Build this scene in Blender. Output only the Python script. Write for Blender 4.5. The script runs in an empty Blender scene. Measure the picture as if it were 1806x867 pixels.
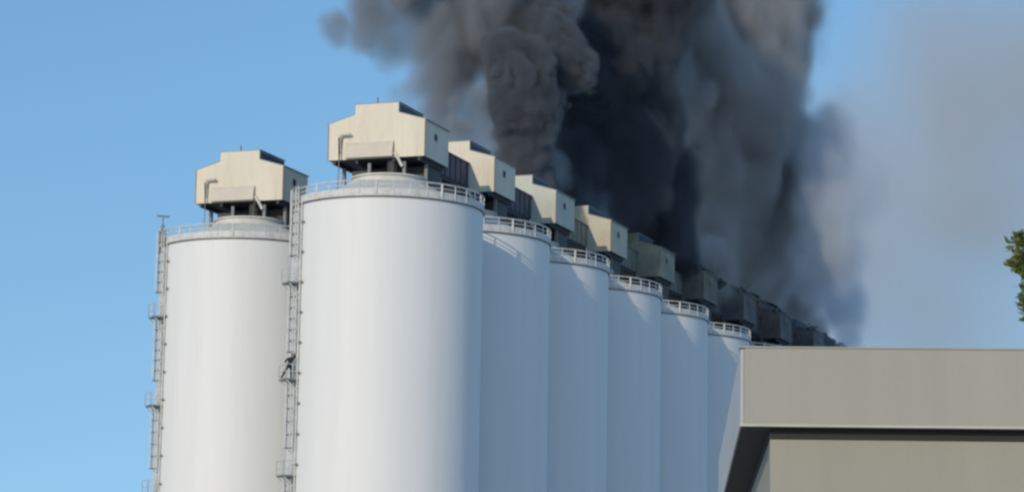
import bpy, bmesh, math, random
import numpy as np
from mathutils import Vector, Matrix

S = bpy.context.scene
COL = S.collection
R = math.radians
random.seed(7)

# ------------------------------------------------------------------ camera
CAM_Z = 1.7
F_PX, PITCH, ROLL = 5102.1, 0.1615, 0.0159
W_PX, H_PX = 1806.0, 867.0
cam_d = bpy.data.cameras.new('camera')
cam = bpy.data.objects.new('camera', cam_d)
COL.objects.link(cam)
cam_d.sensor_fit = 'HORIZONTAL'
cam_d.sensor_width = 36.0
cam_d.lens = 36.0 * F_PX / W_PX
cam_d.clip_start = 0.5
cam_d.clip_end = 20000
fw = Vector((0, math.cos(PITCH), math.sin(PITCH)))
rt0 = Vector((1, 0, 0))
up0 = Vector((0, -math.sin(PITCH), math.cos(PITCH)))
c_, s_ = math.cos(ROLL), math.sin(ROLL)
rt = rt0 * c_ + up0 * s_
up = up0 * c_ - rt0 * s_
m = Matrix((rt, up, -fw)).transposed().to_4x4()
m.translation = Vector((0, 0, CAM_Z))
cam.matrix_world = m
S.camera = cam


def sight(u, v):
    """Direction in which a feature of the photograph is seen."""
    return (fw + rt * ((u - W_PX / 2) / F_PX) - up * ((v - H_PX / 2) / F_PX))


def at_depth(u, v, y):
    d = sight(u, v)
    return Vector((0, 0, CAM_Z)) + d * (y / d.y)


def at_height(u, v, z):
    d = sight(u, v)
    return Vector((0, 0, CAM_Z)) + d * ((z - CAM_Z) / d.z)


# ------------------------------------------------------------------ helpers
def obj(name, bm, mat, parent=None, smooth=False, angle=None):
    me = bpy.data.meshes.new(name)
    if smooth:
        for f in bm.faces:
            f.smooth = True
    bm.to_mesh(me)
    bm.free()
    mats = mat if isinstance(mat, (list, tuple)) else [mat]
    for k in mats:
        me.materials.append(k)
    if smooth and angle:
        me.set_sharp_from_angle(angle=R(angle))
    o = bpy.data.objects.new(name, me)
    COL.objects.link(o)
    if parent:
        o.parent = parent
    return o


def tag(o, label=None, cat=None, group=None, kind=None):
    if label: o['label'] = label
    if cat: o['category'] = cat
    if group: o['group'] = group
    if kind: o['kind'] = kind
    return o


def empty(name, loc=(0, 0, 0), rz=0):
    o = bpy.data.objects.new(name, None)
    o.empty_display_size = 0.5
    COL.objects.link(o)
    o.location = loc
    o.rotation_euler = (0, 0, rz)
    return o


def box(bm, x0, x1, y0, y1, z0, z1, mi=0):
    v = [bm.verts.new((x, y, z)) for z in (z0, z1) for y in (y0, y1) for x in (x0, x1)]
    for q in ((0, 2, 3, 1), (4, 5, 7, 6), (0, 1, 5, 4), (2, 6, 7, 3), (0, 4, 6, 2), (1, 3, 7, 5)):
        f = bm.faces.new([v[i] for i in q])
        f.material_index = mi


def bar(bm, a, b, w, h=None, mi=0):
    """A rectangular bar from a to b."""
    a, b = Vector(a), Vector(b)
    h = h or w
    d = (b - a).normalized()
    s = d.cross(Vector((0, 0, 1)))
    if s.length < 1e-3:
        s = Vector((1, 0, 0))
    s.normalize()
    t = s.cross(d)
    v = [bm.verts.new(p + s * (w / 2 * i) + t * (h / 2 * j)) for p in (a, b) for i, j in ((-1, -1), (1, -1), (1, 1), (-1, 1))]
    for q in ((3, 2, 1, 0), (4, 5, 6, 7), (0, 1, 5, 4), (1, 2, 6, 5), (2, 3, 7, 6), (3, 0, 4, 7)):
        f = bm.faces.new([v[i] for i in q])
        f.material_index = mi


def tube(bm, pts, r, n=8, closed=False, mi=0):
    pts = [Vector(p) for p in pts]
    rings = []
    k = len(pts)
    rr = r if isinstance(r, (list, tuple)) else [r] * k
    for i, p in enumerate(pts):
        if closed:
            d = pts[(i + 1) % k] - pts[i - 1]
        else:
            d = pts[min(i + 1, k - 1)] - pts[max(i - 1, 0)]
        d.normalize()
        s = d.cross(Vector((0, 0, 1)))
        if s.length < 1e-3:
            s = d.cross(Vector((1, 0, 0)))
        s.normalize()
        t = s.cross(d)
        rings.append([bm.verts.new(p + (s * math.cos(2 * math.pi * j / n) + t * math.sin(2 * math.pi * j / n)) * rr[i]) for j in range(n)])
    for i in range(k if closed else k - 1):
        a, b = rings[i], rings[(i + 1) % k]
        for j in range(n):
            f = bm.faces.new((a[j], a[(j + 1) % n], b[(j + 1) % n], b[j]))
            f.material_index = mi
    if not closed:
        bm.faces.new(rings[0][::-1]).material_index = mi
        bm.faces.new(rings[-1]).material_index = mi


def lathe(bm, prof, n=96, closed=False, a0=0.0, a1=2 * math.pi):
    """Surface of revolution of (r, z) points about z."""
    full = abs(a1 - a0 - 2 * math.pi) < 1e-6
    cnt = n if full else n + 1
    rings = []
    for r, z in prof:
        if r < 1e-6:
            rings.append([bm.verts.new((0, 0, z))])
        else:
            rings.append([bm.verts.new((r * math.cos(a0 + (a1 - a0) * j / n), r * math.sin(a0 + (a1 - a0) * j / n), z)) for j in range(cnt)])
    k = len(rings)
    for i in range(k if closed else k - 1):
        a, b = rings[i], rings[(i + 1) % k]
        for j in range(n):
            j2 = (j + 1) % cnt
            if len(a) == 1:
                bm.faces.new((a[0], b[j2], b[j])[::-1])
            elif len(b) == 1:
                bm.faces.new((a[j], a[j2], b[0]))
            else:
                bm.faces.new((a[j], a[j2], b[j2], b[j]))


def prism(bm, poly, y0, y1, mi=0):
    """An (x, z) outline extruded along y."""
    a = [bm.verts.new((x, y0, z)) for x, z in poly]
    b = [bm.verts.new((x, y1, z)) for x, z in poly]
    n = len(poly)
    bm.faces.new(a).material_index = mi
    bm.faces.new(b[::-1]).material_index = mi
    for i in range(n):
        bm.faces.new((a[i], b[i], b[(i + 1) % n], a[(i + 1) % n])).material_index = mi


# ------------------------------------------------------------------ materials
def material(name, col, rough=0.6, var=0.06, scale=0.6, stretch=(1, 1, 1), metallic=0.0, col2=None, lo=0.35, hi=0.65, bump=0.0, bscale=20, spec=0.4):
    mt = bpy.data.materials.new(name)
    mt.use_nodes = True
    nt = mt.node_tree
    b = nt.nodes['Principled BSDF']
    b.inputs['Roughness'].default_value = rough
    b.inputs['Metallic'].default_value = metallic
    b.inputs['Specular IOR Level'].default_value = spec
    tc = nt.nodes.new('ShaderNodeTexCoord')
    mp = nt.nodes.new('ShaderNodeMapping')
    mp.inputs['Scale'].default_value = stretch
    nz = nt.nodes.new('ShaderNodeTexNoise')
    nz.inputs['Scale'].default_value = scale
    nz.inputs['Detail'].default_value = 7
    nz.inputs['Roughness'].default_value = 0.62
    rp = nt.nodes.new('ShaderNodeValToRGB')
    c2 = col2 or tuple(max(0, c * (1 - 2 * var)) for c in col)
    rp.color_ramp.elements[0].position = lo
    rp.color_ramp.elements[1].position = hi
    rp.color_ramp.elements[0].color = (*c2, 1)
    rp.color_ramp.elements[1].color = (*col, 1)
    nt.links.new(tc.outputs['Object'], mp.inputs['Vector'])
    nt.links.new(mp.outputs['Vector'], nz.inputs['Vector'])
    nt.links.new(nz.outputs['Fac'], rp.inputs['Fac'])
    nt.links.new(rp.outputs['Color'], b.inputs['Base Color'])
    if bump:
        n2 = nt.nodes.new('ShaderNodeTexNoise')
        n2.inputs['Scale'].default_value = bscale
        n2.inputs['Detail'].default_value = 5
        bp = nt.nodes.new('ShaderNodeBump')
        bp.inputs['Strength'].default_value = bump
        bp.inputs['Distance'].default_value = 0.02
        nt.links.new(tc.outputs['Object'], n2.inputs['Vector'])
        nt.links.new(n2.outputs['Fac'], bp.inputs['Height'])
        nt.links.new(bp.outputs['Normal'], b.inputs['Normal'])
    return mt


def add_relief(mt, axis, period, strength, dist=.02, sharp=False):
    nt = mt.node_tree
    b = nt.nodes['Principled BSDF']
    tc = nt.nodes.new('ShaderNodeTexCoord')
    sp = nt.nodes.new('ShaderNodeSeparateXYZ')
    ad = nt.nodes.new('ShaderNodeMath'); ad.operation = 'ADD'
    nt.links.new(tc.outputs['Object'], sp.inputs[0])
    if axis == 'XY':
        nt.links.new(sp.outputs['X'], ad.inputs[0]); nt.links.new(sp.outputs['Y'], ad.inputs[1])
    else:
        nt.links.new(sp.outputs[axis], ad.inputs[0]); ad.inputs[1].default_value = 0
    pp = nt.nodes.new('ShaderNodeMath'); pp.operation = 'PINGPONG'; pp.inputs[1].default_value = period / 2
    nt.links.new(ad.outputs[0], pp.inputs[0])
    mr = nt.nodes.new('ShaderNodeMapRange')
    mr.inputs['From Min'].default_value = 0
    mr.inputs['From Max'].default_value = (.04 if sharp else period * .2)
    nt.links.new(pp.outputs[0], mr.inputs['Value'])
    bp = nt.nodes.new('ShaderNodeBump')
    bp.inputs['Strength'].default_value = strength
    bp.inputs['Distance'].default_value = dist
    nt.links.new(mr.outputs[0], bp.inputs['Height'])
    nt.links.new(bp.outputs['Normal'], b.inputs['Normal'])


def add_streaks(mt, col, amount, scale=(1.2, 1.2, .05), lo=.56, hi=.75):
    """Run-down dirt: narrow vertical streaks mixed into the base colour."""
    nt = mt.node_tree
    b = nt.nodes['Principled BSDF']
    src = b.inputs['Base Color'].links[0].from_socket
    tc = nt.nodes.new('ShaderNodeTexCoord')
    mp = nt.nodes.new('ShaderNodeMapping'); mp.inputs['Scale'].default_value = scale
    mp.inputs['Location'].default_value = (3.1, 7.7, 1.3)
    nz = nt.nodes.new('ShaderNodeTexNoise'); nz.inputs['Scale'].default_value = 1.0; nz.inputs['Detail'].default_value = 6
    mr = nt.nodes.new('ShaderNodeMapRange')
    mr.inputs['From Min'].default_value = lo; mr.inputs['From Max'].default_value = hi
    mr.inputs['To Max'].default_value = amount
    mx = nt.nodes.new('ShaderNodeMix'); mx.data_type = 'RGBA'
    mx.inputs['B'].default_value = (*col, 1)
    nt.links.new(tc.outputs['Object'], mp.inputs[0]); nt.links.new(mp.outputs[0], nz.inputs['Vector'])
    nt.links.new(nz.outputs['Fac'], mr.inputs['Value']); nt.links.new(mr.outputs[0], mx.inputs['Factor'])
    nt.links.new(src, mx.inputs['A']); nt.links.new(mx.outputs['Result'], b.inputs['Base Color'])


M_tank = material('white_silo_paint', (0.745, 0.735, 0.715), 0.55, scale=0.9, stretch=(1, 1, 0.06), col2=(0.715, 0.705, 0.68), lo=0.25, hi=0.6)
M_rail = material('white_rail_paint', (0.66, 0.655, 0.63), 0.55, scale=2, col2=(0.50, 0.48, 0.44))
M_roof = material('pale_concrete_roof', (0.66, 0.64, 0.59), 0.8, scale=0.8, col2=(0.54, 0.52, 0.47))
M_ledge_shade = material('ledge_shadow_tone', (0.12, 0.12, 0.12), 0.6, scale=2)  # dark tone stands in for the shadow line under the ledge
M_cream = material('cream_cladding', (0.71, 0.64, 0.51), 0.6, scale=0.5, stretch=(1, 1, 0.4), col2=(0.67, 0.60, 0.475))
M_hood = material('grey_cream_sheet', (0.62, 0.55, 0.45), 0.6, scale=0.8, col2=(0.55, 0.49, 0.41))
M_trim = material('brown_trim', (0.30, 0.22, 0.17), 0.6, scale=2)
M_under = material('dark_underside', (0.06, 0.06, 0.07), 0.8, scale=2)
M_louvre = material('dark_louvre', (0.10, 0.13, 0.18), 0.6, scale=2)
M_sheet = material('roof_sheet', (0.20, 0.21, 0.23), 0.5, scale=1.5)
M_gal = material('slate_gallery_cladding', (0.075, 0.085, 0.12), 0.6, scale=0.8, col2=(0.055, 0.06, 0.09))
M_gal2 = material('olive_gallery_cladding', (0.26, 0.26, 0.21), 0.65, scale=0.8, col2=(0.18, 0.18, 0.15))
M_olive = material('sooty_olive_cladding', (0.34, 0.33, 0.25), 0.7, scale=0.5, col2=(0.22, 0.22, 0.17))
M_soot = material('soot_black_cladding', (0.20, 0.20, 0.205), 0.8, scale=0.5, col2=(0.10, 0.10, 0.105))
M_shaded = material('smoke_shaded_cream', (0.56, 0.56, 0.48), 0.65, scale=0.5, col2=(0.48, 0.48, 0.41))  # cream greyed to put smoke shadow and haze into the colour
M_dimmed = material('smoke_dimmed_cream', (0.58, 0.53, 0.41), 0.65, scale=0.5, col2=(0.50, 0.45, 0.34))  # cream toned down, the dimming by smoke is in the colour
M_dolive = material('dark_olive_cladding', (0.20, 0.20, 0.15), 0.7, scale=0.5, col2=(0.12, 0.12, 0.095))
M_mach = material('dark_machinery', (0.05, 0.05, 0.05), 0.6, scale=2)
M_steel = material('galvanised_steel', (0.62, 0.63, 0.62), 0.45, scale=3, col2=(0.50, 0.51, 0.50))
M_dsteel = material('weathered_steel', (0.22, 0.22, 0.21), 0.6, scale=3)
M_glass = material('dark_pane', (0.02, 0.02, 0.025), 0.5, scale=3, spec=.2)
M_fascia = material('tan_rendered_fascia', (0.375, 0.358, 0.30), 0.85, scale=0.9, stretch=(1.6, 1, 0.35), col2=(0.345, 0.33, 0.278), lo=0.3, hi=0.7, bump=0.15, bscale=30)
M_wall = material('tan_rendered_wall', (0.345, 0.325, 0.262), 0.85, scale=1.0, stretch=(1.6, 1, 0.3), col2=(0.315, 0.298, 0.241), lo=0.3, hi=0.7, bump=0.15, bscale=30)
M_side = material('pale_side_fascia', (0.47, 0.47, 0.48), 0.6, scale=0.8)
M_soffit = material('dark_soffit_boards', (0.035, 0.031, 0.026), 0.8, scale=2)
M_flash = material('pale_edge_flashing', (0.50, 0.48, 0.42), 0.5, scale=3)
M_ground = material('pale_concrete_yard', (0.56, 0.55, 0.52), 0.95, scale=0.05, col2=(0.48, 0.47, 0.44))
M_bark = material('grey_bark', (0.13, 0.10, 0.07), 0.9, scale=4, stretch=(1, 1, 0.2), bump=0.5, bscale=12)


add_relief(M_tank, 'Z', 3.7, .25, .012, True)
add_streaks(M_tank, (.55, .51, .45), .16)
for k in (M_cream, M_shaded, M_dimmed, M_olive, M_dolive, M_soot):
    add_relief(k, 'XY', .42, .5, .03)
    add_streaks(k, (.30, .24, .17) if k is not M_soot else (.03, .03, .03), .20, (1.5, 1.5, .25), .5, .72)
add_streaks(M_fascia, (.26, .24, .20), .12, (2.2, 2.2, .25), .54, .75)
add_streaks(M_wall, (.24, .22, .18), .12, (2.0, 2.0, .2), .54, .75)


def leaf_material():
    mt = bpy.data.materials.new('conifer_leaves')
    mt.use_nodes = True
    nt = mt.node_tree
    b = nt.nodes['Principled BSDF']
    b.inputs['Roughness'].default_value = 0.6
    tc = nt.nodes.new('ShaderNodeTexCoord')
    nz = nt.nodes.new('ShaderNodeTexNoise')
    nz.inputs['Scale'].default_value = 1.6
    nz.inputs['Detail'].default_value = 4
    rp = nt.nodes.new('ShaderNodeValToRGB')
    e = rp.color_ramp.elements
    e[0].position, e[0].color = 0.3, (0.035, 0.07, 0.016, 1)
    e[1].position, e[1].color = 0.62, (0.15, 0.18, 0.035, 1)
    k = e.new(0.75)
    k.color = (0.22, 0.15, 0.05, 1)
    nt.links.new(tc.outputs['Object'], nz.inputs['Vector'])
    nt.links.new(nz.outputs['Fac'], rp.inputs['Fac'])
    nt.links.new(rp.outputs['Color'], b.inputs['Base Color'])
    return mt


M_leaf = leaf_material()

# ------------------------------------------------------------------ layout of the silo rows (metres)
TH = 0.3442                         # azimuth of the row
ROW_D = Vector((math.sin(TH), math.cos(TH), 0))
ROW_N = Vector((math.cos(TH), -math.sin(TH), 0))
A1 = Vector((-9.805, 225.03, 0))
B1 = Vector((-22.685, 245.91, 0))
SP = 16.259
RAD = 7.5
RIM = 39.25 + CAM_Z


def ground():
    bm = bmesh.new()
    v = [bm.verts.new(p) for p in ((-6000, -2000, 0), (6000, -2000, 0), (6000, 12000, 0), (-6000, 12000, 0))]
    bm.faces.new(v)
    tag(obj('ground', bm, M_ground), kind='structure')


ground()

# ------------------------------------------------------------------ silos
LADDER = Vector((-0.70, -0.714, 0)).normalized()
LTAN = Vector((-LADDER.y, LADDER.x, 0))      # along the wall, away from camera side


def on_wall(r, t, z):
    return LADDER * (RAD + r) + LTAN * t + Vector((0, 0, z))


def silo_body(t):
    bm = bmesh.new()
    prof = [(RAD, z) for z in np.linspace(0, RIM - 0.17, 12)]
    lathe(bm, prof, 128)
    obj('tank', bm, M_tank, t, True)
    # walkway ledge with a dark ring under it as painted ledge shadow
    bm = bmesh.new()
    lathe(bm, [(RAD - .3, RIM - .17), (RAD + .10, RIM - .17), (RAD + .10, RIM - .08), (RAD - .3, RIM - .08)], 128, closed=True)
    ring = obj('ledge_shadow_ring', bm, M_ledge_shade, t, True, 30)
    bm = bmesh.new()
    lathe(bm, [(RAD - .5, RIM - .08), (RAD + .16, RIM - .08), (RAD + .16, RIM + .03), (RAD - .5, RIM + .03)], 128, closed=True)
    obj('rim_ledge', bm, M_rail, t, True, 30)
    # roof: shallow cone with a raised drum
    bm = bmesh.new()
    lathe(bm, [(RAD - .45, RIM - .1), (RAD - .45, RIM + .1), (3.2, RIM + 1.95), (3.2, RIM + 2.07), (2.9, RIM + 2.05), (2.9, RIM + 2.45), (3.05, RIM + 2.45), (3.05, RIM + 2.57), (0, RIM + 2.62)], 64)
    obj('roof', bm, M_roof, t, True, 25)
    # railing
    bm = bmesh.new()
    n = 36
    rr = RAD + .06
    for z, w in ((RIM + 1.12, .065), (RIM + .76, .045)):
        tube(bm, [(rr * math.cos(2 * math.pi * k / 108), rr * math.sin(2 * math.pi * k / 108), z) for k in range(108)], w, 6, closed=True)
    for k in range(n):
        a = 2 * math.pi * (k + .5) / n
        p = Vector((rr * math.cos(a), rr * math.sin(a), RIM + .03))
        tube(bm, [p, p + Vector((0, 0, 1.12))], .045 if k % 4 else .09, 6)
    rail = obj('railing', bm, M_rail, t, True, 40)
    bm = bmesh.new()
    lathe(bm, [(rr - .03, RIM + .06), (rr + .0, RIM + .06), (rr + .0, RIM + .52), (rr - .03, RIM + .52)], 108, closed=True)
    obj('kick_plate', bm, M_rail, rail, True, 30)


LANDINGS = (6.3, 13.8, 21.2, 28.6)


def silo_ladder(t, mast):
    zt, zb = RIM + 1.3, 2.5
    bm = bmesh.new()
    for s in (-.26, .26):
        bar(bm, on_wall(.25, s, zb), on_wall(.25, s, zt), .07)
    z = zb + .2
    while z < zt:
        bar(bm, on_wall(.25, -.26, z), on_wall(.25, .26, z), .03)
        z += .3
    z = zb + 1
    while z < RIM:
        for s in (-.26, .26):
            bar(bm, on_wall(-.02, s, z), on_wall(.25, s, z), .08)
        z += 2.3
    lad = obj('ladder', bm, M_steel, t)
    # safety cage: hoops and uprights
    bm = bmesh.new()
    def hoop(k):
        a = -math.pi / 2 + math.pi * k / 8
        return .25 + .50 * math.cos(a), .35 * math.sin(a)
    stops = [RIM - dz for dz in LANDINGS]
    runs = [(a + 2.1, b) for a, b in zip([zb - 1.1] + stops[::-1], stops[::-1] + [RIM + 1.2])]
    for za, zc in runs:
        n = max(2, round((zc - .25 - za) / .92))
        for q in range(n + 1):
            z = za + (zc - .25 - za) * q / n
            for k in range(8):
                r0, t0 = hoop(k); r1, t1 = hoop(k + 1)
                bar(bm, on_wall(r0, t0, z), on_wall(r1, t1, z), .03, .09, 1)
        for k in (0, 1, 3, 4, 5, 7, 8):
            r0, t0 = hoop(k)
            bar(bm, on_wall(r0, t0, za), on_wall(r0, t0, zc - .25), .055)
    obj('safety_cage', bm, [M_rail, M_dsteel], lad)
    # cable conduit beside the ladder
    bm = bmesh.new()
    tube(bm, [on_wall(.12, .72, 1), on_wall(.12, .72, RIM)], .06, 8)
    z = RIM - 1.6
    while z > 3:
        bar(bm, on_wall(.10, .45, z), on_wall(.10, 1.15, z), .06, .14, 1)
        z -= 2.35
    obj('conduit', bm, [M_rail, M_dsteel], lad, True, 40)
    # resting landings
    for dz in LANDINGS:
        z = RIM - dz
        bm = bmesh.new()
        r0, r1, t0, t1 = .0, 1.05, -.72, .72
        pts = [on_wall(r0, t0, 0), on_wall(r1, t0, 0), on_wall(r1, t1, 0), on_wall(r0, t1, 0)]
        vs = [bm.verts.new((p.x, p.y, zz)) for zz in (z - .12, z) for p in pts]
        for q in ((3, 2, 1, 0), (4, 5, 6, 7), (0, 1, 5, 4), (1, 2, 6, 5), (2, 3, 7, 6), (3, 0, 4, 7)):
            bm.faces.new([vs[i] for i in q]).material_index = 1
        for zz in (.55, 1.1):
            for a, b in ((0, 1), (1, 2), (2, 3)):
                pa, pb = pts[a].copy(), pts[b].copy()
                pa.z = pb.z = z + zz
                bar(bm, pa, pb, .05)
        for a, b in ((0, 1), (1, 2), (2, 3)):
            for q in (0, .5, 1):
                p = pts[a].lerp(pts[b], q)
                bar(bm, (p.x, p.y, z), (p.x, p.y, z + 1.1), .04)
        for tt in (-.6, .6):
            bar(bm, on_wall(.0, tt, z - 1.0), on_wall(.95, tt, z - .12), .08)
        obj('landing', bm, [M_steel, M_dsteel], lad)
    if mast:
        bm = bmesh.new()
        p = on_wall(.3, 0, RIM)
        tube(bm, [p, p + Vector((0, 0, 2.35))], .05, 8)
        bar(bm, p + Vector((0, 0, 2.33)) - LADDER * .55, p + Vector((0, 0, 2.33)) + LADDER * .55, .14, .12)
        bar(bm, p + Vector((0, 0, .2)), p + Vector((0, 0, 1.6)), .22, .22)
        obj('lamp_mast', bm, M_dsteel, t)


def copy_tree(o, parent=None):
    c = o.copy()
    COL.objects.link(c)
    if parent:
        c.parent = parent
    for ch in list(o.children):
        copy_tree(ch, c)
    return c


ORD = ['nearest', 'second', 'third', 'fourth', 'fifth', 'sixth', 'seventh', 'eighth', 'ninth', 'tenth']
GS = 'white concrete silos of the long row'
plain = empty('silo', A1 + ROW_D * SP, -TH)
silo_body(plain)
SILOS = [None, plain]
near = copy_tree(plain)
near.location = A1
SILOS[0] = near
for i in range(2, 10):
    c = copy_tree(plain)
    c.location = A1 + ROW_D * SP * i
    SILOS.append(c)
LBL = ['big white silo nearest in the row with a caged ladder and a person on it',
       'second white silo of the row, touching the right edge of the biggest one',
       'third white silo from the front of the receding row',
       'fourth white silo from the front of the receding row',
       'fifth white silo of the row, next to last one seen before the tan building',
       'last white silo whose wall shows, partly behind the left end of the tan building',
       'seventh silo of the row, hidden behind the tan building below its sooty rooftop cabin',
       'eighth silo of the row, hidden behind the tan building below its sooty rooftop cabin',
       'ninth silo of the row, hidden behind the tan building below its sooty rooftop cabin',
       'tenth and farthest silo of the row, hidden behind the tan building roof']
for o, l in zip(SILOS, LBL):
    tag(o, l, 'silo', GS)
silo_ladder(near, False)
back = copy_tree(plain)
back.location = B1
silo_ladder(back, True)
tag(back, 'white silo standing apart at far left behind the biggest one', 'silo', 'white concrete silos behind the long row')

# ------------------------------------------------------------------ rooftop cabins
CL, CR = -6.06, 2.28                 # left and right walls
CF, CD = 1.75, 5.27                  # front wall and depth
ZB, ZE = 43.96 + CAM_Z, 46.93 + CAM_Z
ML, MR = -3.76, -0.03
ZR, ZT = 47.61 + CAM_Z, 48.42 + CAM_Z


def cabin_mesh(t, wall, sheet):
    y0, y1 = CF, CF + CD
    bm = bmesh.new()
    prism(bm, [(CL, ZB), (CR, ZB), (CR, ZE), (MR, ZR), (ML, ZR), (CL, ZE)], y0, y1)
    for f in bm.faces:
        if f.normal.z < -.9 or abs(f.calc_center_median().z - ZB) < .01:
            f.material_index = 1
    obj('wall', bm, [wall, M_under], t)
    # raised monitor on the ridge
    bm = bmesh.new()
    box(bm, ML, MR, y0 + .003, y1 - .003, ZR + .003, ZT)
    mon = obj('roof_monitor', bm, wall, t)
    for xb, sg in ((MR + .003, 1), (ML - .003, -1)):
        poly = [(xb, ZR + .08), (xb, ZR + .74)]
        for k in range(4):
            z = ZR + .10 + (3 - k) * .16
            poly += [(xb + sg * .01, z + .15), (xb + sg * .06, z + .05), (xb + sg * .06, z)]
        if sg < 0:
            poly = poly[::-1]
        bm = bmesh.new()
        prism(bm, poly, y0 + .25, y1 - .1)
        obj('louvre', bm, M_louvre, mon)
    bm = bmesh.new()
    box(bm, ML - .10, MR + .10, y0 + .02, y1 + .1, ZT + .003, ZT + .07)
    obj('monitor_roof', bm, sheet, mon)
    # eaves sheets left and right of the monitor
    sl = (ZR - ZE) / (CR - MR)
    for sg, xa, xb in ((1, MR, CR), (-1, ML, CL)):
        xe = xb + sg * .14
        ze = ZE - sl * .14
        poly = [(xa + sg * .003, ZR + .003), (xe, ze + .003), (xe, ze + .075), (xa + sg * .003, ZR + .075)]
        if sg < 0:
            poly = poly[::-1]
        bm = bmesh.new()
        prism(bm, poly, y0 + .03, y1 + .12)
        obj('roof', bm, sheet, t)
    # corner trim
    for x in (CL, CR):
        bm = bmesh.new()
        box(bm, x - .05, x + .05, y0 - .02, y0 + .06, ZB + .01, ZE - .05)
        obj('corner_trim', bm, M_trim, t)
    # small window on the right wall
    bm = bmesh.new()
    box(bm, CR + .003, CR + .05, y0 + 2.05, y0 + 2.65, ZB + 1.62, ZB + 2.18)
    w = obj('window', bm, M_dsteel, t)
    bm = bmesh.new()
    box(bm, CR + .053, CR + .06, y0 + 2.12, y0 + 2.58, ZB + 1.69, ZB + 2.11)
    obj('pane', bm, M_glass, w)
    # floor beams, legs and machinery below
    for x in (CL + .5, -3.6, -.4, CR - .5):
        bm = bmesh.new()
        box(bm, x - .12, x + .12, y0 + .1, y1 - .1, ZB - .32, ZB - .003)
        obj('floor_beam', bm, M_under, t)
    for x, y in ((-2.55, y0 + .35), (.45, y0 + .35)):
        bm = bmesh.new()
        z0 = RIM + .1 + (RAD - .45 - math.hypot(x, y)) * .45 if math.hypot(x, y) > 3.2 else RIM + 2.60
        box(bm, x - .13, x + .13, y - .13, y + .13, z0, ZB - .33)
        obj('leg', bm, M_dsteel, t)
    for x in (CL + .6, CR - .6):
        bm = bmesh.new()
        y = y0 + 2.0
        z0 = RIM + .1 + (RAD - .45 - math.hypot(x, y)) * .45 - .3
        box(bm, x - .13, x + .13, y - .13, y + .13, max(z0, RIM), ZB - .33)
        obj('leg', bm, M_dsteel, t)
    bm = bmesh.new()
    box(bm, -4.6, 1.7, y0 + 2.6, y1 - .3, RIM + 1.2, ZB - .35)
    obj('machine_housing', bm, M_mach, t)
    bm = bmesh.new()
    box(bm, -4.3, -2.7, y0 + .9, y0 + 2.4, RIM + 1.5, ZB - .8)
    obj('motor_box', bm, M_mach, t)
    bm = bmesh.new()
    tube(bm, [(-.8, y0 + .9, RIM + 2.57), (-.8, y0 + .9, ZB - .05)], .45, 12)
    obj('drop_chute', bm, M_mach, t)
    # bulging dust hood low on the front wall
    bm = bmesh.new()
    poly = []
    for k in range(9):
        a = math.pi / 2 * k / 8
        poly.append((y0 - .003 - .38 * math.sin(a), ZB + .35 + 1.0 * math.cos(a)))
    poly += [(y0 - .38, ZB + .06), (y0 - .003, ZB + .06)]
    v0 = [bm.verts.new((-4.45, y, z)) for y, z in poly]
    v1 = [bm.verts.new((-.35, y, z)) for y, z in poly]
    bm.faces.new(v0); bm.faces.new(v1[::-1])
    for i in range(len(poly)):
        bm.faces.new((v0[i], v1[i], v1[(i + 1) % len(poly)], v0[(i + 1) % len(poly)]))
    obj('dust_hood', bm, M_hood, t, True, 35)
    bm = bmesh.new()
    tube(bm, [(-.25, y0 - .15, ZB + .35), (.05, y0 - .1, ZB - .1), (.35, y0 + .1, ZB - .75)], .13, 8)
    obj('spout', bm, M_rail, t, True, 40)
    # vent pipe with elbow at the left of the front wall
    bm = bmesh.new()
    xp = -4.95
    tube(bm, [(xp, y0 - .35, RIM + 1.9), (xp, y0 - .35, ZB + 1.75), (xp + .06, y0 - .35, ZB + 1.92), (xp + .22, y0 - .35, ZB + 2.0), (xp + .95, y0 - .35, ZB + 2.0)], .12, 8)
    bar(bm, (xp, y0, ZB + .6), (xp, y0 - .35, ZB + .6), .08)
    bar(bm, (xp, y0, ZB + 1.5), (xp, y0 - .35, ZB + 1.5), .08)
    obj('vent_pipe', bm, M_hood, t, True, 50)
    # short mast on the monitor
    bm = bmesh.new()
    tube(bm, [(-1.95, y0 + .25, ZT + .07), (-1.95, y0 + .25, ZT + .55)], .07, 8)
    obj('roof_mast', bm, M_dsteel, t)


GC = 'rooftop cabins on the long row of silos'
first = empty('rooftop_cabin', A1, -TH)
cabin_mesh(first, M_cream, M_sheet)
CABINS = [first]


def recolour(o, a, b):
    for k in [o] + list(o.children_recursive):
        if k.type == 'MESH' and a.name in [s.name for s in k.data.materials if s]:
            k.data = k.data.copy()
            for i, s in enumerate(k.data.materials):
                if s.name == a.name:
                    k.data.materials[i] = b


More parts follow.
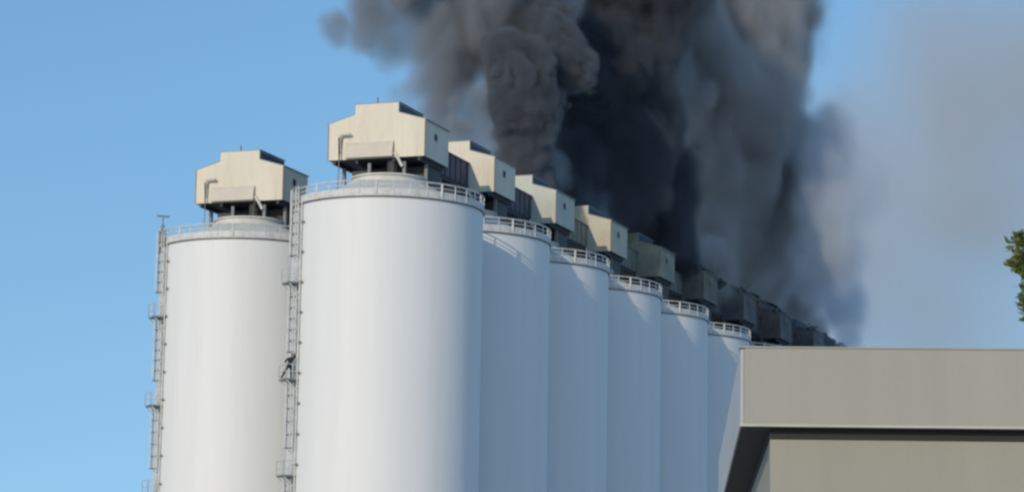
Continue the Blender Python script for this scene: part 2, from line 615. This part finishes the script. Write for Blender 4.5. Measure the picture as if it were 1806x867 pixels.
for i in range(1, 10):
    c = copy_tree(first)
    c.location = A1 + ROW_D * SP * i
    CABINS.append(c)
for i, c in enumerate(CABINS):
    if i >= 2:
        new = {2: M_shaded, 3: M_dimmed, 4: M_olive, 5: M_dolive}.get(i, M_soot)
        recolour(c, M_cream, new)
    if i >= 4:
        recolour(c, M_rail, new)
        recolour(c, M_hood, new)
def torn(c, seed):
    rg = random.Random(seed)
    y0 = CF
    for k in range(4):
        bm = bmesh.new()
        box(bm, -.5 * rg.uniform(.6, 1.6), .5 * rg.uniform(.6, 1.6), -.9, .9, -.03, .03)
        o = obj('torn_sheet', bm, rg.choice([M_sheet, M_soot, M_dolive]), c, False)
        o.location = (rg.uniform(MR - .6, CR - .1), y0 + rg.uniform(.4, CD + 5), rg.uniform(ZE - .1, ZR + .5))
        o.rotation_euler = (rg.uniform(-.6, .6), rg.uniform(-.2, .9), rg.uniform(-.6, .6))
    bm = bmesh.new()
    x = CR - .5
    tube(bm, [(x, y0 - 1.2, ZE + .1), (x + .1, y0 + .4, ZE + .55), (x - .1, y0 + 2.5, ZE + .5), (x, y0 + 5.5, ZE + .35), (x - .3, y0 + 9, ZE + .2)], .2, 8)
    obj('scorched_duct', bm, M_mach, c, True, 50)
    for k in range(2):
        bm = bmesh.new()
        yy = y0 + rg.uniform(.3, 4)
        tube(bm, [(rg.uniform(-1, 2), yy, ZE - .2), (rg.uniform(-1, 2), yy + rg.uniform(-.6, .6), ZE + rg.uniform(.9, 1.8))], .08, 6)
        obj('bent_post', bm, M_dsteel, c)


for i in range(5, 10):
    torn(CABINS[i], 40 + i)
CLBL = ['cream gabled cabin with a raised ridge on top of the biggest silo',
        'second cream cabin of the row, right behind the one on the biggest silo',
        'third cabin of the row, cream walls tinted grey as smoke shade against black smoke',
        'fourth cabin of the row, small cream block before the sooty ones',
        'fifth cabin of the row, dull olive and partly veiled in smoke',
        'sixth cabin of the row, dark olive and smoke stained',
        'seventh cabin of the row, blackened, first one past the last visible silo wall',
        'eighth cabin of the row, blackened, above the left end of the tan building',
        'ninth cabin of the row, blackened, its lower half hidden by the tan building',
        'farthest blackened cabin, only its roof showing above the tan building']
for c, l in zip(CABINS, CLBL):
    tag(c, l, 'rooftop cabin', GC)
cb = copy_tree(first)
cb.location = B1
tag(cb, 'cream gabled cabin on the separate silo at far left', 'rooftop cabin', 'rooftop cabins on the silos behind')

# conveyor galleries between the cabins
GG = 'conveyor galleries between rooftop cabins'


def gallery(i, mat):
    t = empty('conveyor_gallery', A1 + ROW_D * SP * i, -TH)
    y0, y1 = CF + CD + .004, CF + SP - .004
    z0, z1 = 44.42 + CAM_Z, 46.45 + CAM_Z
    x0, x1 = ML + .1, MR - .06
    pl = [(x1, y0)]
    k = y0 + .4
    while k < y1 - .2:
        pl += [(x1, k), (x1 + .06, k), (x1 + .06, k + .09), (x1, k + .09)]
        k += 1.25
    pl += [(x1, y1), (x0, y1), (x0, y0)]
    bm = bmesh.new()
    a = [bm.verts.new((x, y, z0)) for x, y in pl]
    b = [bm.verts.new((x, y, z1)) for x, y in pl]
    bm.faces.new(a[::-1]); bm.faces.new(b)
    for j in range(len(pl)):
        bm.faces.new((a[j], a[(j + 1) % len(pl)], b[(j + 1) % len(pl)], b[j]))
    obj('wall', bm, mat, t)
    bm = bmesh.new()
    prism(bm, [(x0 - .15, z1 + .003), (x1 + .15, z1 + .003), (x1 + .15, z1 + .06), ((x0 + x1) / 2, z1 + .18), (x0 - .15, z1 + .06)], y0, y1)
    obj('roof', bm, M_sheet, t)
    for x in (x0 + .15, x1 - .15):
        bm = bmesh.new()
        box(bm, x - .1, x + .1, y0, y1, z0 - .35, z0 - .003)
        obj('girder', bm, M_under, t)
    for x in (x0 + .15, x1 - .15):
        bm = bmesh.new()
        yy = SP - 4.6
        rr = math.hypot(x, yy - SP)
        box(bm, x - .12, x + .12, yy - .12, yy + .12, RIM + .1 + (RAD - .45 - rr) * .43 - .2, z0 - .36)
        obj('leg', bm, M_dsteel, t)
    return t


for i in range(9):
    g = gallery(i, M_gal if i in (0, 1) else (M_gal2 if i < 5 else M_soot))
    tag(g, ['dark slate gallery between the first two cabins of the row',
            'dark slate gallery between the second and third cabins',
            'olive gallery between the third and fourth cabins',
            'olive gallery between the fourth and fifth cabins',
            'olive gallery between the fifth and sixth cabins',
            'blackened gallery between the sixth and seventh cabins',
            'blackened gallery between the seventh and eighth cabins',
            'blackened gallery between the eighth and ninth cabins',
            'farthest blackened gallery, leading to the last cabin'][i], 'gallery', GG)


# ------------------------------------------------------------------ person on the second landing of the nearest silo
def person():
    toW = Matrix.Translation(A1) @ Matrix.Rotation(-TH, 4, 'Z')
    base = toW @ on_wall(.62, .30, RIM - 13.8)
    # local frame: X to the photograph's right, Y away from camera, Z up
    J = {'pelvis': (0, 0, .93, .17), 'waist': (.03, 0, 1.08, .165), 'chest': (.09, .0, 1.30, .20), 'neck0': (.13, .01, 1.48, .075), 'neck': (.15, .02, 1.55, .058),
         'hipL': (-.10, 0, .86, .11), 'kneeL': (-.30, -.10, .50, .095), 'ankL': (-.50, -.06, .10, .07), 'toeL': (-.58, -.20, .05, .055),
         'hipR': (.10, 0, .86, .11), 'kneeR': (.16, -.10, .48, .095), 'ankR': (.14, .02, .09, .07), 'toeR': (.16, -.16, .05, .055),
         'shL': (-.10, .0, 1.43, .085), 'elL': (-.30, -.14, 1.20, .07), 'wrL': (-.20, -.36, 1.06, .038), 'haL': (-.19, -.44, 1.06, .04),
         'shR': (.30, .0, 1.43, .085), 'elR': (.42, -.10, 1.60, .07), 'wrR': (.33, -.24, 1.78, .038), 'haR': (.32, -.28, 1.86, .04)}
    E = [('pelvis', 'waist'), ('waist', 'chest'), ('chest', 'neck0'), ('neck0', 'neck'), ('pelvis', 'hipL'), ('hipL', 'kneeL'), ('kneeL', 'ankL'), ('ankL', 'toeL'),
         ('pelvis', 'hipR'), ('hipR', 'kneeR'), ('kneeR', 'ankR'), ('ankR', 'toeR'), ('neck0', 'shL'), ('shL', 'elL'), ('elL', 'wrL'), ('wrL', 'haL'),
         ('neck0', 'shR'), ('shR', 'elR'), ('elR', 'wrR'), ('wrR', 'haR')]
    # fingers and thumbs as short chains rooted inside the palm
    for side, wrist, hand in (('L', 'wrL', 'haL'), ('R', 'wrR', 'haR')):
        w, h = Vector(J[wrist][:3]), Vector(J[hand][:3])
        d = (h - w).normalized()
        sx = d.cross(Vector((0, 0, 1) if side == 'L' else (0, 1, 0))).normalized()
        curl = d.cross(sx)
        for k, ln in enumerate((.066, .078, .072, .056)):
            a = h + sx * (.021 * (k - 1.5)) + d * .02
            b = a + d * ln * .5
            c = b + d * ln * .3 - curl * ln * .4
            for nm, p, r in (('a', a, .0105), ('b', b, .0095), ('c', c, .008)):
                J[f'f{side}{k}{nm}'] = (*p, r)
            E += [(hand, f'f{side}{k}a'), (f'f{side}{k}a', f'f{side}{k}b'), (f'f{side}{k}b', f'f{side}{k}c')]
        a = w + (h - w) * .4 - sx * .035
        b = a - sx * .025 + d * .035
        J[f't{side}a'] = (*a, .012); J[f't{side}b'] = (*b, .010)
        E += [(wrist, f't{side}a'), (f't{side}a', f't{side}b')]
    names = list(J)
    me = bpy.data.meshes.new('person')
    me.from_pydata([J[k][:3] for k in names], [(names.index(a), names.index(b)) for a, b in E], [])
    tmp = bpy.data.objects.new('person', me)
    COL.objects.link(tmp)
    sk = tmp.modifiers.new('skin', 'SKIN')
    for i, k in enumerate(names):
        sv = me.skin_vertices[0].data[i]
        sv.radius = (J[k][3], J[k][3])
        sv.use_root = (i == 0)
    ss = tmp.modifiers.new('sub', 'SUBSURF')
    ss.levels = ss.render_levels = 2
    dg = bpy.context.evaluated_depsgraph_get()
    body = bpy.data.meshes.new_from_object(tmp.evaluated_get(dg))
    bpy.data.objects.remove(tmp)
    bm = bmesh.new()
    bm.from_mesh(body)
    bpy.data.meshes.remove(body)
    # head with nose, brow and ears, pushed out of one sphere, sunk on the neck
    hc = Vector((.17, -.01, 1.66))
    r = bmesh.ops.create_uvsphere(bm, u_segments=24, v_segments=18, radius=1)
    for v in r['verts']:
        x, y, z = v.co
        k = 1.0
        nose = math.exp(-((x / .16) ** 2 + ((z + .12) / .22) ** 2)) * (.20 if y < 0 else 0)
        eyes = sum(math.exp(-(((x - s) / .17) ** 2 + ((z - .05) / .13) ** 2)) for s in (-.36, .36)) * (.10 if y < 0 else 0)
        mouth = math.exp(-((x / .3) ** 2 + ((z + .5) / .07) ** 2)) * (.05 if y < 0 else 0)
        ears = (math.exp(-((y / .2) ** 2 + ((z + .05) / .25) ** 2)) * .14) * (1 if abs(x) > .6 else 0)
        jaw = 1 - .22 * max(0, -z - .2)
        v.co = hc + Vector((x * .078 * jaw * (1 + ears), y * .098 * jaw - (nose - eyes - mouth) * .1, z * .118))
    for f in bm.faces:
        c = f.calc_center_median()
        f.smooth = True
        skin = (c - hc).length < .125 or (c - Vector(J['haL'][:3])).length < .115 or (c - Vector(J['haR'][:3])).length < .115
        f.material_index = 1 if skin else (2 if c.z < .09 else (3 if c.z < .95 else 0))
    M1 = material('dark_jacket', (0.020, 0.021, 0.020), 0.9, scale=6)
    M2 = material('skin', (0.45, 0.27, 0.19), 0.5, scale=6)
    M3 = material('black_boots', (0.015, 0.015, 0.015), 0.5, scale=6)
    M4 = material('charcoal_trousers', (0.025, 0.025, 0.025), 0.9, scale=6)
    me = bpy.data.meshes.new('person')
    bm.to_mesh(me)
    bm.free()
    for k in (M1, M2, M3, M4):
        me.materials.append(k)
    o = bpy.data.objects.new('person', me)
    COL.objects.link(o)
    o.location = base
    o.scale = (1.08, 1.08, 1.08)
    tag(o, 'person in dark clothes on the middle landing of the big silo ladder, one leg out', 'person')
    bm = bmesh.new()
    r = bmesh.ops.create_uvsphere(bm, u_segments=20, v_segments=12, radius=1)
    bmesh.ops.delete(bm, geom=[v for v in bm.verts if v.co.z < -.05], context='VERTS')
    for v in bm.verts:
        v.co = hc + Vector((v.co.x * .092, v.co.y * .112 + .008, v.co.z * .10 + .045))
    e = bmesh.ops.solidify(bm, geom=bm.faces[:], thickness=.006)
    obj('hair', bm, M3, o, True)


person()


# ------------------------------------------------------------------ tan building in the foreground
def building():
    yb = 27.0
    p_bot = at_depth(1306, 755, yb)
    p_top = at_depth(1310, 613, yb)
    zs, zt = p_bot.z, p_top.z
    e = at_height(1278, 867, zs)                 # farther along the left soffit edge
    dep = Vector((e.x - p_bot.x, e.y - p_bot.y, 0)).normalized()
    rgt = Vector((dep.y, -dep.x, 0))
    w0 = at_height(1358, 776, zs)                # wall corner under the soffit
    rel = Vector((w0.x - p_bot.x, w0.y - p_bot.y, 0))
    ins_x, ins_y = rel.dot(rgt), rel.dot(dep)
    t = empty('tan_building', (p_bot.x, p_bot.y, 0), math.atan2(rgt.y, rgt.x))
    LX, LY = 14.0, 12.0
    bm = bmesh.new()
    box(bm, .03, LX, 0, LY, zs + .05, zt)
    bmesh.ops.bevel(bm, geom=[e for e in bm.edges if e.calc_length() < 2], offset=.015, segments=2, affect='EDGES')
    obj('roof_slab', bm, M_fascia, t)
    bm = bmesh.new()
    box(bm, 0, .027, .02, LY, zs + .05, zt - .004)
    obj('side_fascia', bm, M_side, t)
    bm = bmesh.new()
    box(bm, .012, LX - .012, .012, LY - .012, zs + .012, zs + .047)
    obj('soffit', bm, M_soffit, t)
    bm = bmesh.new()
    box(bm, -.008, LX, -.008, .010, zs + .022, zs + .048)
    obj('drip_edge', bm, M_flash, t)
    bm = bmesh.new()
    box(bm, -.008, .010, .012, LY, zs + .022, zs + .048)
    obj('drip_edge', bm, M_flash, t)
    bm = bmesh.new()
    box(bm, -.01, LX, -.01, .25, zt + .002, zt + .018)
    obj('coping', bm, M_fascia, t)
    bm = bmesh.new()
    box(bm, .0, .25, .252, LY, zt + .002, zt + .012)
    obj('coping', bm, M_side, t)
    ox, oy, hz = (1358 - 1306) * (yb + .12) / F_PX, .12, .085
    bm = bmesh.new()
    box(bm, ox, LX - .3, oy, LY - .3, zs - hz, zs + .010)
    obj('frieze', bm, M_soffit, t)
    bm = bmesh.new()
    box(bm, ox + .004, LX - .304, oy + .004, LY - .304, 0, zs - hz - .002)
    obj('wall', bm, M_wall, t)
    tag(t, 'tan rendered flat roofed building with deep eaves in the lower right foreground', 'building')
    print('BUILDING zs', zs, 'zt', zt, 'ins', ins_x, ins_y, 'az', math.degrees(math.atan2(dep.x, dep.y)))


building()


# ------------------------------------------------------------------ tree at the right edge
def tree():
    Y = 90.0
    c = at_depth(1962, 500, Y)
    k = Y / F_PX
    t = empty('conifer_tree', (c.x, c.y, 0))
    rng = random.Random(11)
    H = c.z + 210 * k
    bm = bmesh.new()
    pts, rr = [], []
    for i in range(12):
        q = i / 11
        pts.append((.12 * math.sin(q * 5), .1 * math.cos(q * 4), H * .97 * q))
        rr.append(.26 * (1 - q) + .03)
    tube(bm, pts, rr, 10)
    bl = bmesh.new()
    zc0 = c.z - 120 * k
    n_l = 0
    for i in range(260):
        q = (i + rng.random()) / 260
        z = zc0 + (H - zc0) * q
        span = 178 * k * (math.sin(math.pi * min(1, .16 + .84 * q)) ** .6) * rng.uniform(.72, 1.04)
        a = i * 2.399963 + rng.uniform(-.3, .3)
        d = Vector((math.cos(a), math.sin(a), rng.uniform(.0, .22)))
        p0 = Vector((0, 0, z - .25))
        p1 = p0 + d * span * .55
        p2 = p0 + Vector((d.x, d.y, d.z * .7)) * span
        tube(bm, [p0, p1, p2], [.045, .03, .012], 5)
        for j in range(34):
            s = .25 + .75 * (j + rng.random()) / 34
            b = p0.lerp(p2, s)
            for kx in range(9):
                n_l += 1
                dv = (d * .8 + Vector((rng.gauss(0, .6), rng.gauss(0, .6), rng.gauss(0, .45)))).normalized()
                ln = rng.uniform(.18, .36)
                side = dv.cross(Vector((rng.gauss(0, 1), rng.gauss(0, 1), rng.gauss(0, 1)))).normalized() * rng.uniform(.035, .075)
                o = b + Vector((rng.gauss(0, .08), rng.gauss(0, .08), rng.gauss(0, .08)))
                vs = [bl.verts.new(q2) for q2 in (o, o + dv * ln * .5 + side, o + dv * ln, o + dv * ln * .5 - side)]
                bl.faces.new(vs)
    obj('trunk', bm, M_bark, t, True)
    obj('crown', bl, M_leaf, t)
    tag(t, 'green spiky conifer at the right edge, rising behind the tan building', 'tree')


tree()


# ------------------------------------------------------------------ smoke
def smooth_noise(shape, cell, rng):
    """Smooth random field: a coarse random grid raised by cubic interpolation."""
    def mat(n, c):
        m_ = int(math.ceil(n / c)) + 4
        x = np.arange(n) / c + 1 + 0.0
        i = np.floor(x).astype(int)
        f = x - i
        A = np.zeros((n, m_), np.float32)
        w = [(-.5 * f + f * f - .5 * f ** 3), (1 - 2.5 * f * f + 1.5 * f ** 3), (.5 * f + 2 * f * f - 1.5 * f ** 3), (-.5 * f * f + .5 * f ** 3)]
        for k in range(4):
            A[np.arange(n), i - 1 + k] += w[k]
        return A
    cx, cy, cz = cell
    Ax, Ay, Az = mat(shape[0], cx), mat(shape[1], cy), mat(shape[2], cz)
    g = rng.uniform(-1, 1, (Ax.shape[1], Ay.shape[1], Az.shape[1])).astype(np.float32)
    g = np.tensordot(Ax, g, (1, 0))
    g = np.tensordot(g, Ay, (1, 1)).transpose(0, 2, 1)
    g = np.tensordot(g, Az, (2, 1))
    return g


def smoke(name, blobs, vox, colour, dens, label, amp=.55, cell=9.0, edge=.35, seed=1, billow=.6, octaves=5, zs=1.15, aniso=0.0, inner=.35, power=1.0, floor=None, bias=.1, warp=.5, child=6):
    """blobs: (u, v, depth, radius in photo pixels, weight, depth stretch)."""
    B = []
    rnd = np.random.default_rng(seed + 100)
    for b in blobs:
        u, v, y, r = b[:4]
        wgt = b[4] if len(b) > 4 else 1.0
        st = b[5] if len(b) > 5 else 1.0
        c, rw = at_depth(u, v, y), r * y / F_PX
        B.append((c, rw, wgt, st))
        for k in range(child):              # smaller puffs round each large one
            q = rnd.normal(size=3); q /= np.linalg.norm(q)
            B.append((c + Vector(q * rw * rnd.uniform(.55, .95)) + Vector((0, 0, rw * .12)), rw * rnd.uniform(.3, .55), wgt * rnd.uniform(.7, 1.2), st))
    pad = 1.6
    lo = np.array([min(c[i] - r * pad * (st if i == 1 else 1) for c, r, w, st in B) for i in range(3)])
    hi = np.array([max(c[i] + r * pad * (st if i == 1 else 1) for c, r, w, st in B) for i in range(3)])
    if floor is not None:
        lo[2] = max(lo[2], floor)
    n = np.ceil((hi - lo) / vox).astype(int) + 1
    hi = lo + (n - 1) * vox
    ax = [lo[i] + np.arange(n[i]) * vox for i in range(3)]
    s = np.full(tuple(n), -1.0, np.float32)
    wmap = np.zeros(tuple(n), np.float32)
    wsum = np.full(tuple(n), 1e-4, np.float32)
    rng = np.random.default_rng(seed)
    Wp = []
    for i in range(3):                       # eddies that bend every puff
        q = smooth_noise(tuple(n), (cell * 1.5 / vox,) * 3, rng) * cell * warp
        q += smooth_noise(tuple(n), (cell * .6 / vox,) * 3, rng) * cell * warp * .4
        Wp.append(q)
    for c, r, w, st in B:
        sl = []
        for i in range(3):
            e = r * pad * (st if i == 1 else 1)
            a = max(0, int((c[i] - e - lo[i]) / vox)); b2 = min(n[i], int((c[i] + e - lo[i]) / vox) + 2)
            sl.append(slice(a, b2))
        ts = tuple(sl)
        wk = min(1.0, r / (cell * .8))
        X = ((ax[0][sl[0]] - c.x)[:, None, None] + Wp[0][ts] * wk) / r
        Y = ((ax[1][sl[1]] - c.y)[None, :, None] + Wp[1][ts] * wk) / (r * st)
        Z = ((ax[2][sl[2]] - c.z)[None, None, :] + Wp[2][ts] * wk) / (r * 1.1)
        d = (1 - np.sqrt(X * X + Y * Y + Z * Z)).astype(np.float32)
        sub = s[tuple(sl)]
        # soft union
        k = .22
        h = np.clip(.5 + .5 * (d - sub) / k, 0, 1)
        s[tuple(sl)] = sub * (1 - h) + d * h + k * h * (1 - h)
        g = np.clip(d + .45, 0, 2) ** 2
        wmap[tuple(sl)] += g * w
        wsum[tuple(sl)] += g
    wmap /= wsum
    noise = np.zeros(tuple(n), np.float32)
    a, tot = 1.0, 0.0
    cc = cell / vox
    for o in range(octaves):
        if cc < 1.3:
            break
        q = smooth_noise(tuple(n), (cc, cc, cc * zs), rng)
        q = q * (1 - billow) + billow * (3.0 * np.abs(q) - .75)
        noise += q * a
        tot += a
        a *= .66
        cc *= .5
    noise /= tot
    inner_n = smooth_noise(tuple(n), (cell * 1.3 / vox,) * 3, rng)
    f = s + amp * noise + bias
    t_ = np.clip(f / edge, 0, 1)
    den = t_ * t_ * (3 - 2 * t_) * wmap * np.clip(1 + inner * inner_n * 1.6, .05, 3)
    den = den ** power
    # fade at the sides of the grid
    for i in range(3):
        k = np.minimum(np.arange(n[i]), np.arange(n[i])[::-1]) / 3.0
        k = np.clip(k, 0, 1).astype(np.float32)
        if i == 2 and floor is not None:
            k = np.clip((np.arange(n[i])[::-1]) / 3.0, 0, 1).astype(np.float32)
        sh = [1, 1, 1]; sh[i] = n[i]
        den = den * k.reshape(sh)
    den = np.ascontiguousarray(den, dtype=np.float32)
    N = int(n.prod())
    me = bpy.data.meshes.new(name)
    me.vertices.add(N)
    me.attributes.new('smoke_density', 'FLOAT', 'POINT').data.foreach_set('value', den.ravel())
    ob = bpy.data.objects.new(name, me)
    COL.objects.link(ob)
    # material
    mt = bpy.data.materials.new(name)
    mt.use_nodes = True
    nt = mt.node_tree
    nt.nodes.clear()
    out = nt.nodes.new('ShaderNodeOutputMaterial')
    pv = nt.nodes.new('ShaderNodeVolumePrincipled')
    pv.inputs['Color'].default_value = (*colour, 1)
    pv.inputs['Density'].default_value = dens
    pv.inputs['Anisotropy'].default_value = aniso
    pv.inputs['Density Attribute'].default_value = 'density'
    nt.links.new(pv.outputs['Volume'], out.inputs['Volume'])
    me.materials.append(mt)
    # geometry nodes: a voxel grid filled from the computed densities
    ng = bpy.data.node_groups.new(name, 'GeometryNodeTree')
    ng.interface.new_socket('Geometry', in_out='INPUT', socket_type='NodeSocketGeometry')
    ng.interface.new_socket('Geometry', in_out='OUTPUT', socket_type='NodeSocketGeometry')
    nn, L = ng.nodes, ng.links
    gi, go = nn.new('NodeGroupInput'), nn.new('NodeGroupOutput')
    vc = nn.new('GeometryNodeVolumeCube')
    vc.inputs['Min'].default_value = tuple(lo)
    vc.inputs['Max'].default_value = tuple(hi)
    for i, k in enumerate('XYZ'):
        vc.inputs['Resolution ' + k].default_value = int(n[i])
    pos = nn.new('GeometryNodeInputPosition')
    sb = nn.new('ShaderNodeVectorMath'); sb.operation = 'SUBTRACT'
    sb.inputs[1].default_value = tuple(lo)
    dv = nn.new('ShaderNodeVectorMath'); dv.operation = 'SCALE'
    dv.inputs['Scale'].default_value = 1.0 / vox
    sx = nn.new('ShaderNodeSeparateXYZ')
    L.new(pos.outputs[0], sb.inputs[0]); L.new(sb.outputs[0], dv.inputs[0]); L.new(dv.outputs[0], sx.inputs[0])
    ints = []
    for i in range(3):
        fi = nn.new('FunctionNodeFloatToInt'); fi.rounding_mode = 'ROUND'
        L.new(sx.outputs[i], fi.inputs[0])
        ints.append(fi)

    def im(op, a, b):
        k = nn.new('FunctionNodeIntegerMath'); k.operation = op
        for j, q in enumerate((a, b)):
            if isinstance(q, int): k.inputs[j].default_value = q
            else: L.new(q, k.inputs[j])
        return k.outputs[0]
    idx = im('ADD', im('MULTIPLY', im('ADD', im('MULTIPLY', ints[0].outputs[0], int(n[1])), ints[1].outputs[0]), int(n[2])), ints[2].outputs[0])
    na = nn.new('GeometryNodeInputNamedAttribute'); na.data_type = 'FLOAT'
    na.inputs['Name'].default_value = 'smoke_density'
    si = nn.new('GeometryNodeSampleIndex'); si.data_type = 'FLOAT'; si.domain = 'POINT'; si.clamp = True
    L.new(gi.outputs[0], si.inputs['Geometry'])
    L.new(na.outputs['Attribute'], si.inputs['Value'])
    L.new(idx, si.inputs['Index'])
    L.new(si.outputs[0], vc.inputs['Density'])
    sm = nn.new('GeometryNodeSetMaterial')
    sm.inputs['Material'].default_value = mt
    L.new(vc.outputs[0], sm.inputs['Geometry'])
    L.new(sm.outputs[0], go.inputs[0])
    md = ob.modifiers.new('grid', 'NODES')
    md.node_group = ng
    tag(ob, label, 'smoke', None, 'stuff')
    print('SMOKE', name, n, N)
    return ob


GREY, BROWN, DARK, PALE = (.30, .32, .35), (.58, .60, .62), (.17, .185, .21), (.66, .67, .67)
smoke('smoke_billow', [
    (946, 325, 268, 34), (938, 280, 268, 44), (928, 228, 268, 52), (908, 165, 267, 58), (890, 110, 267, 52), (945, 190, 269, 46), (965, 110, 271, 58), (945, 45, 271, 62, .8), (975, 325, 270, 28), (905, 290, 269, 28)],
    .24, (.25, .27, .30), 1.8, 'dark grey curling smoke puffs rising over the second and third cabins', seed=31, cell=4.5, floor=45, edge=.26, octaves=6, amp=.56, billow=.8, bias=.06)
smoke('smoke_fringe', [
    (905, 305, 272, 50, .9), (860, 265, 272, 58, .9), (820, 215, 272, 54, 1), (818, 155, 272, 60, 1), (795, 95, 272, 72, .6), (745, 45, 272, 60, .5), (850, 30, 274, 105, .9), (950, 0, 276, 95, .9), (960, 290, 274, 50, .9),
    (700, -15, 272, 70, .7), (640, -2, 272, 46, .6), (585, 32, 272, 32, .4), (635, 40, 272, 32, .45), (700, 60, 273, 40, .3), (765, 130, 273, 44, .5), (880, -60, 274, 110, .8), (760, -70, 272, 90, .6), (880, 200, 274, 66, .9), (960, 200, 276, 60, .9)],
    .36, (.49, .51, .54), .9, 'soft grey smoke spreading left above the nearest cabins', seed=23, cell=6.5, floor=45, edge=.75, zs=1.3, amp=.52, bias=.1, inner=.5)
smoke('smoke_column', [
    (1060, 400, 288, 42), (1085, 350, 288, 66), (1095, 270, 288, 82), (1050, 230, 288, 92), (1070, 130, 290, 102), (1010, 140, 287, 80), (1010, 40, 288, 95), (1130, 210, 293, 74),
    (1110, 45, 292, 92), (1150, 320, 297, 62), (1150, 395, 297, 58), (1010, 290, 283, 54), (1010, 350, 283, 46), (1060, -60, 290, 120), (1190, 440, 303, 42), (1120, 430, 300, 40), (1170, 375, 300, 50), (985, 335, 280, 34), (1030, 385, 284, 30), (1140, 120, 296, 50)],
    .34, DARK, 1.1, 'black smoke column in the middle, hiding the sky above the fourth cabin', seed=5, cell=6.5, floor=44, zs=1.5, edge=.6, octaves=6, amp=.5, billow=.7, inner=.5)
smoke('smoke_cloud', [
    (1225, 460, 314, 54), (1275, 480, 332, 56), (1330, 510, 350, 52), (1385, 545, 366, 44), (1420, 580, 378, 32), (1235, 390, 318, 82), (1310, 430, 330, 88), (1225, 285, 318, 98), (1310, 300, 332, 106),
    (1365, 390, 342, 64), (1390, 260, 336, 62, .9), (1235, 150, 316, 112), (1330, 150, 332, 94, .8), (1270, 30, 320, 120), (1365, 50, 332, 68, .6), (1370, 500, 358, 52), (1405, 530, 368, 38),
    (1380, 450, 346, 56), (1190, -50, 318, 130), (1310, -60, 328, 100), (1405, 330, 342, 56), (1440, 240, 342, 42, .6), (1190, 80, 312, 80), (1190, 180, 308, 66)],
    .40, (.66, .65, .645), 1.15, 'brown grey smoke cloud on the right, rising from the farthest cabins', seed=9, cell=8, floor=44, edge=.9, octaves=6, zs=2.0, amp=.48, billow=.6, inner=.3, bias=.27)
smoke('smoke_veil', [
    (1488, 600, 346, 32, .6), (1478, 550, 336, 42, .7), (1466, 500, 328, 50, .9), (1462, 450, 322, 54), (1462, 400, 320, 58), (1472, 330, 318, 62, .7), (1505, 300, 318, 60, .45), (1500, 220, 318, 70, .18), (1436, 490, 324, 40), (1430, 430, 320, 46), (1432, 370, 320, 46, .8), (1460, 280, 318, 62, .4), (1530, 260, 318, 50, .2)],
    .42, (.84, .88, .94), .62, 'pale grey thin smoke at the right edge, before the sky', seed=13, cell=8, amp=.45, edge=.9, floor=30, child=5, zs=2.4, billow=.4, inner=.5, bias=.12)
smoke('smoke_haze', [
    (1760, 120, 620, 260, .9), (1620, 300, 620, 260, .9), (1850, 330, 620, 330, .9), (1650, 480, 620, 300, 1.0), (1900, 60, 620, 240, .9), (1560, 580, 620, 280, .9), (1800, 600, 620, 300, 1.3), (1620, 600, 620, 240, 1.2)],
    3.0, (.78, .735, .69), .06, 'thin drifting smoke greying the sky at upper right', seed=17, cell=55, amp=.2, edge=1.4, floor=25, child=0, billow=.2, bias=.25)

# ------------------------------------------------------------------ light
SUN_EL, SUN_AZ = R(20), R(29)        # elevation; angle left of straight behind the camera
sd = Vector((-math.sin(SUN_AZ) * math.cos(SUN_EL), -math.cos(SUN_AZ) * math.cos(SUN_EL), math.sin(SUN_EL)))
sun_d = bpy.data.lights.new('sun', 'SUN')
sun_d.energy = 2.0
sun_d.angle = R(0.5)
sun_d.color = (1.0, 0.87, 0.67)
sun = bpy.data.objects.new('sun', sun_d)
COL.objects.link(sun)
sun.rotation_euler = sd.to_track_quat('Z', 'Y').to_euler()
sun.location = (-60, -60, 80)

w = bpy.data.worlds.new('World')
S.world = w
w.use_nodes = True
nt = w.node_tree
bg = nt.nodes['Background']
sky = nt.nodes.new('ShaderNodeTexSky')
sky.sky_type = 'NISHITA'
sky.sun_disc = False
sky.sun_elevation = SUN_EL
sky.sun_rotation = math.pi + SUN_AZ
sky.air_density = 1.3
sky.dust_density = 0.5
sky.ozone_density = 2.4
tc = nt.nodes.new('ShaderNodeTexCoord')
sp = nt.nodes.new('ShaderNodeSeparateXYZ')
ad = nt.nodes.new('ShaderNodeMath'); ad.operation = 'MULTIPLY_ADD'
ad.inputs[1].default_value, ad.inputs[2].default_value = .8, .22
cb = nt.nodes.new('ShaderNodeCombineXYZ')
nm = nt.nodes.new('ShaderNodeVectorMath'); nm.operation = 'NORMALIZE'
hs = nt.nodes.new('ShaderNodeHueSaturation')
hs.inputs['Saturation'].default_value = 1.2
nt.links.new(tc.outputs['Generated'], sp.inputs[0])
nt.links.new(sp.outputs['X'], cb.inputs['X']); nt.links.new(sp.outputs['Y'], cb.inputs['Y'])
nt.links.new(sp.outputs['Z'], ad.inputs[0]); nt.links.new(ad.outputs[0], cb.inputs['Z'])
nt.links.new(cb.outputs[0], nm.inputs[0]); nt.links.new(nm.outputs[0], sky.inputs['Vector'])
nt.links.new(sky.outputs[0], hs.inputs['Color'])
nt.links.new(hs.outputs[0], bg.inputs[0])
bg.inputs[1].default_value = 0.15

S.view_settings.view_transform = 'Standard'
S.view_settings.look = 'None'
S.view_settings.exposure = 0.12
S.view_settings.gamma = 1
S.view_settings.use_curve_mapping = False
S.render.engine = 'CYCLES'
S.cycles.use_denoising = True
S.cycles.volume_bounces = 4
S.cycles.max_bounces = 8
S.cycles.volume_step_rate = 2.0
S.cycles.filter_width = 2.4
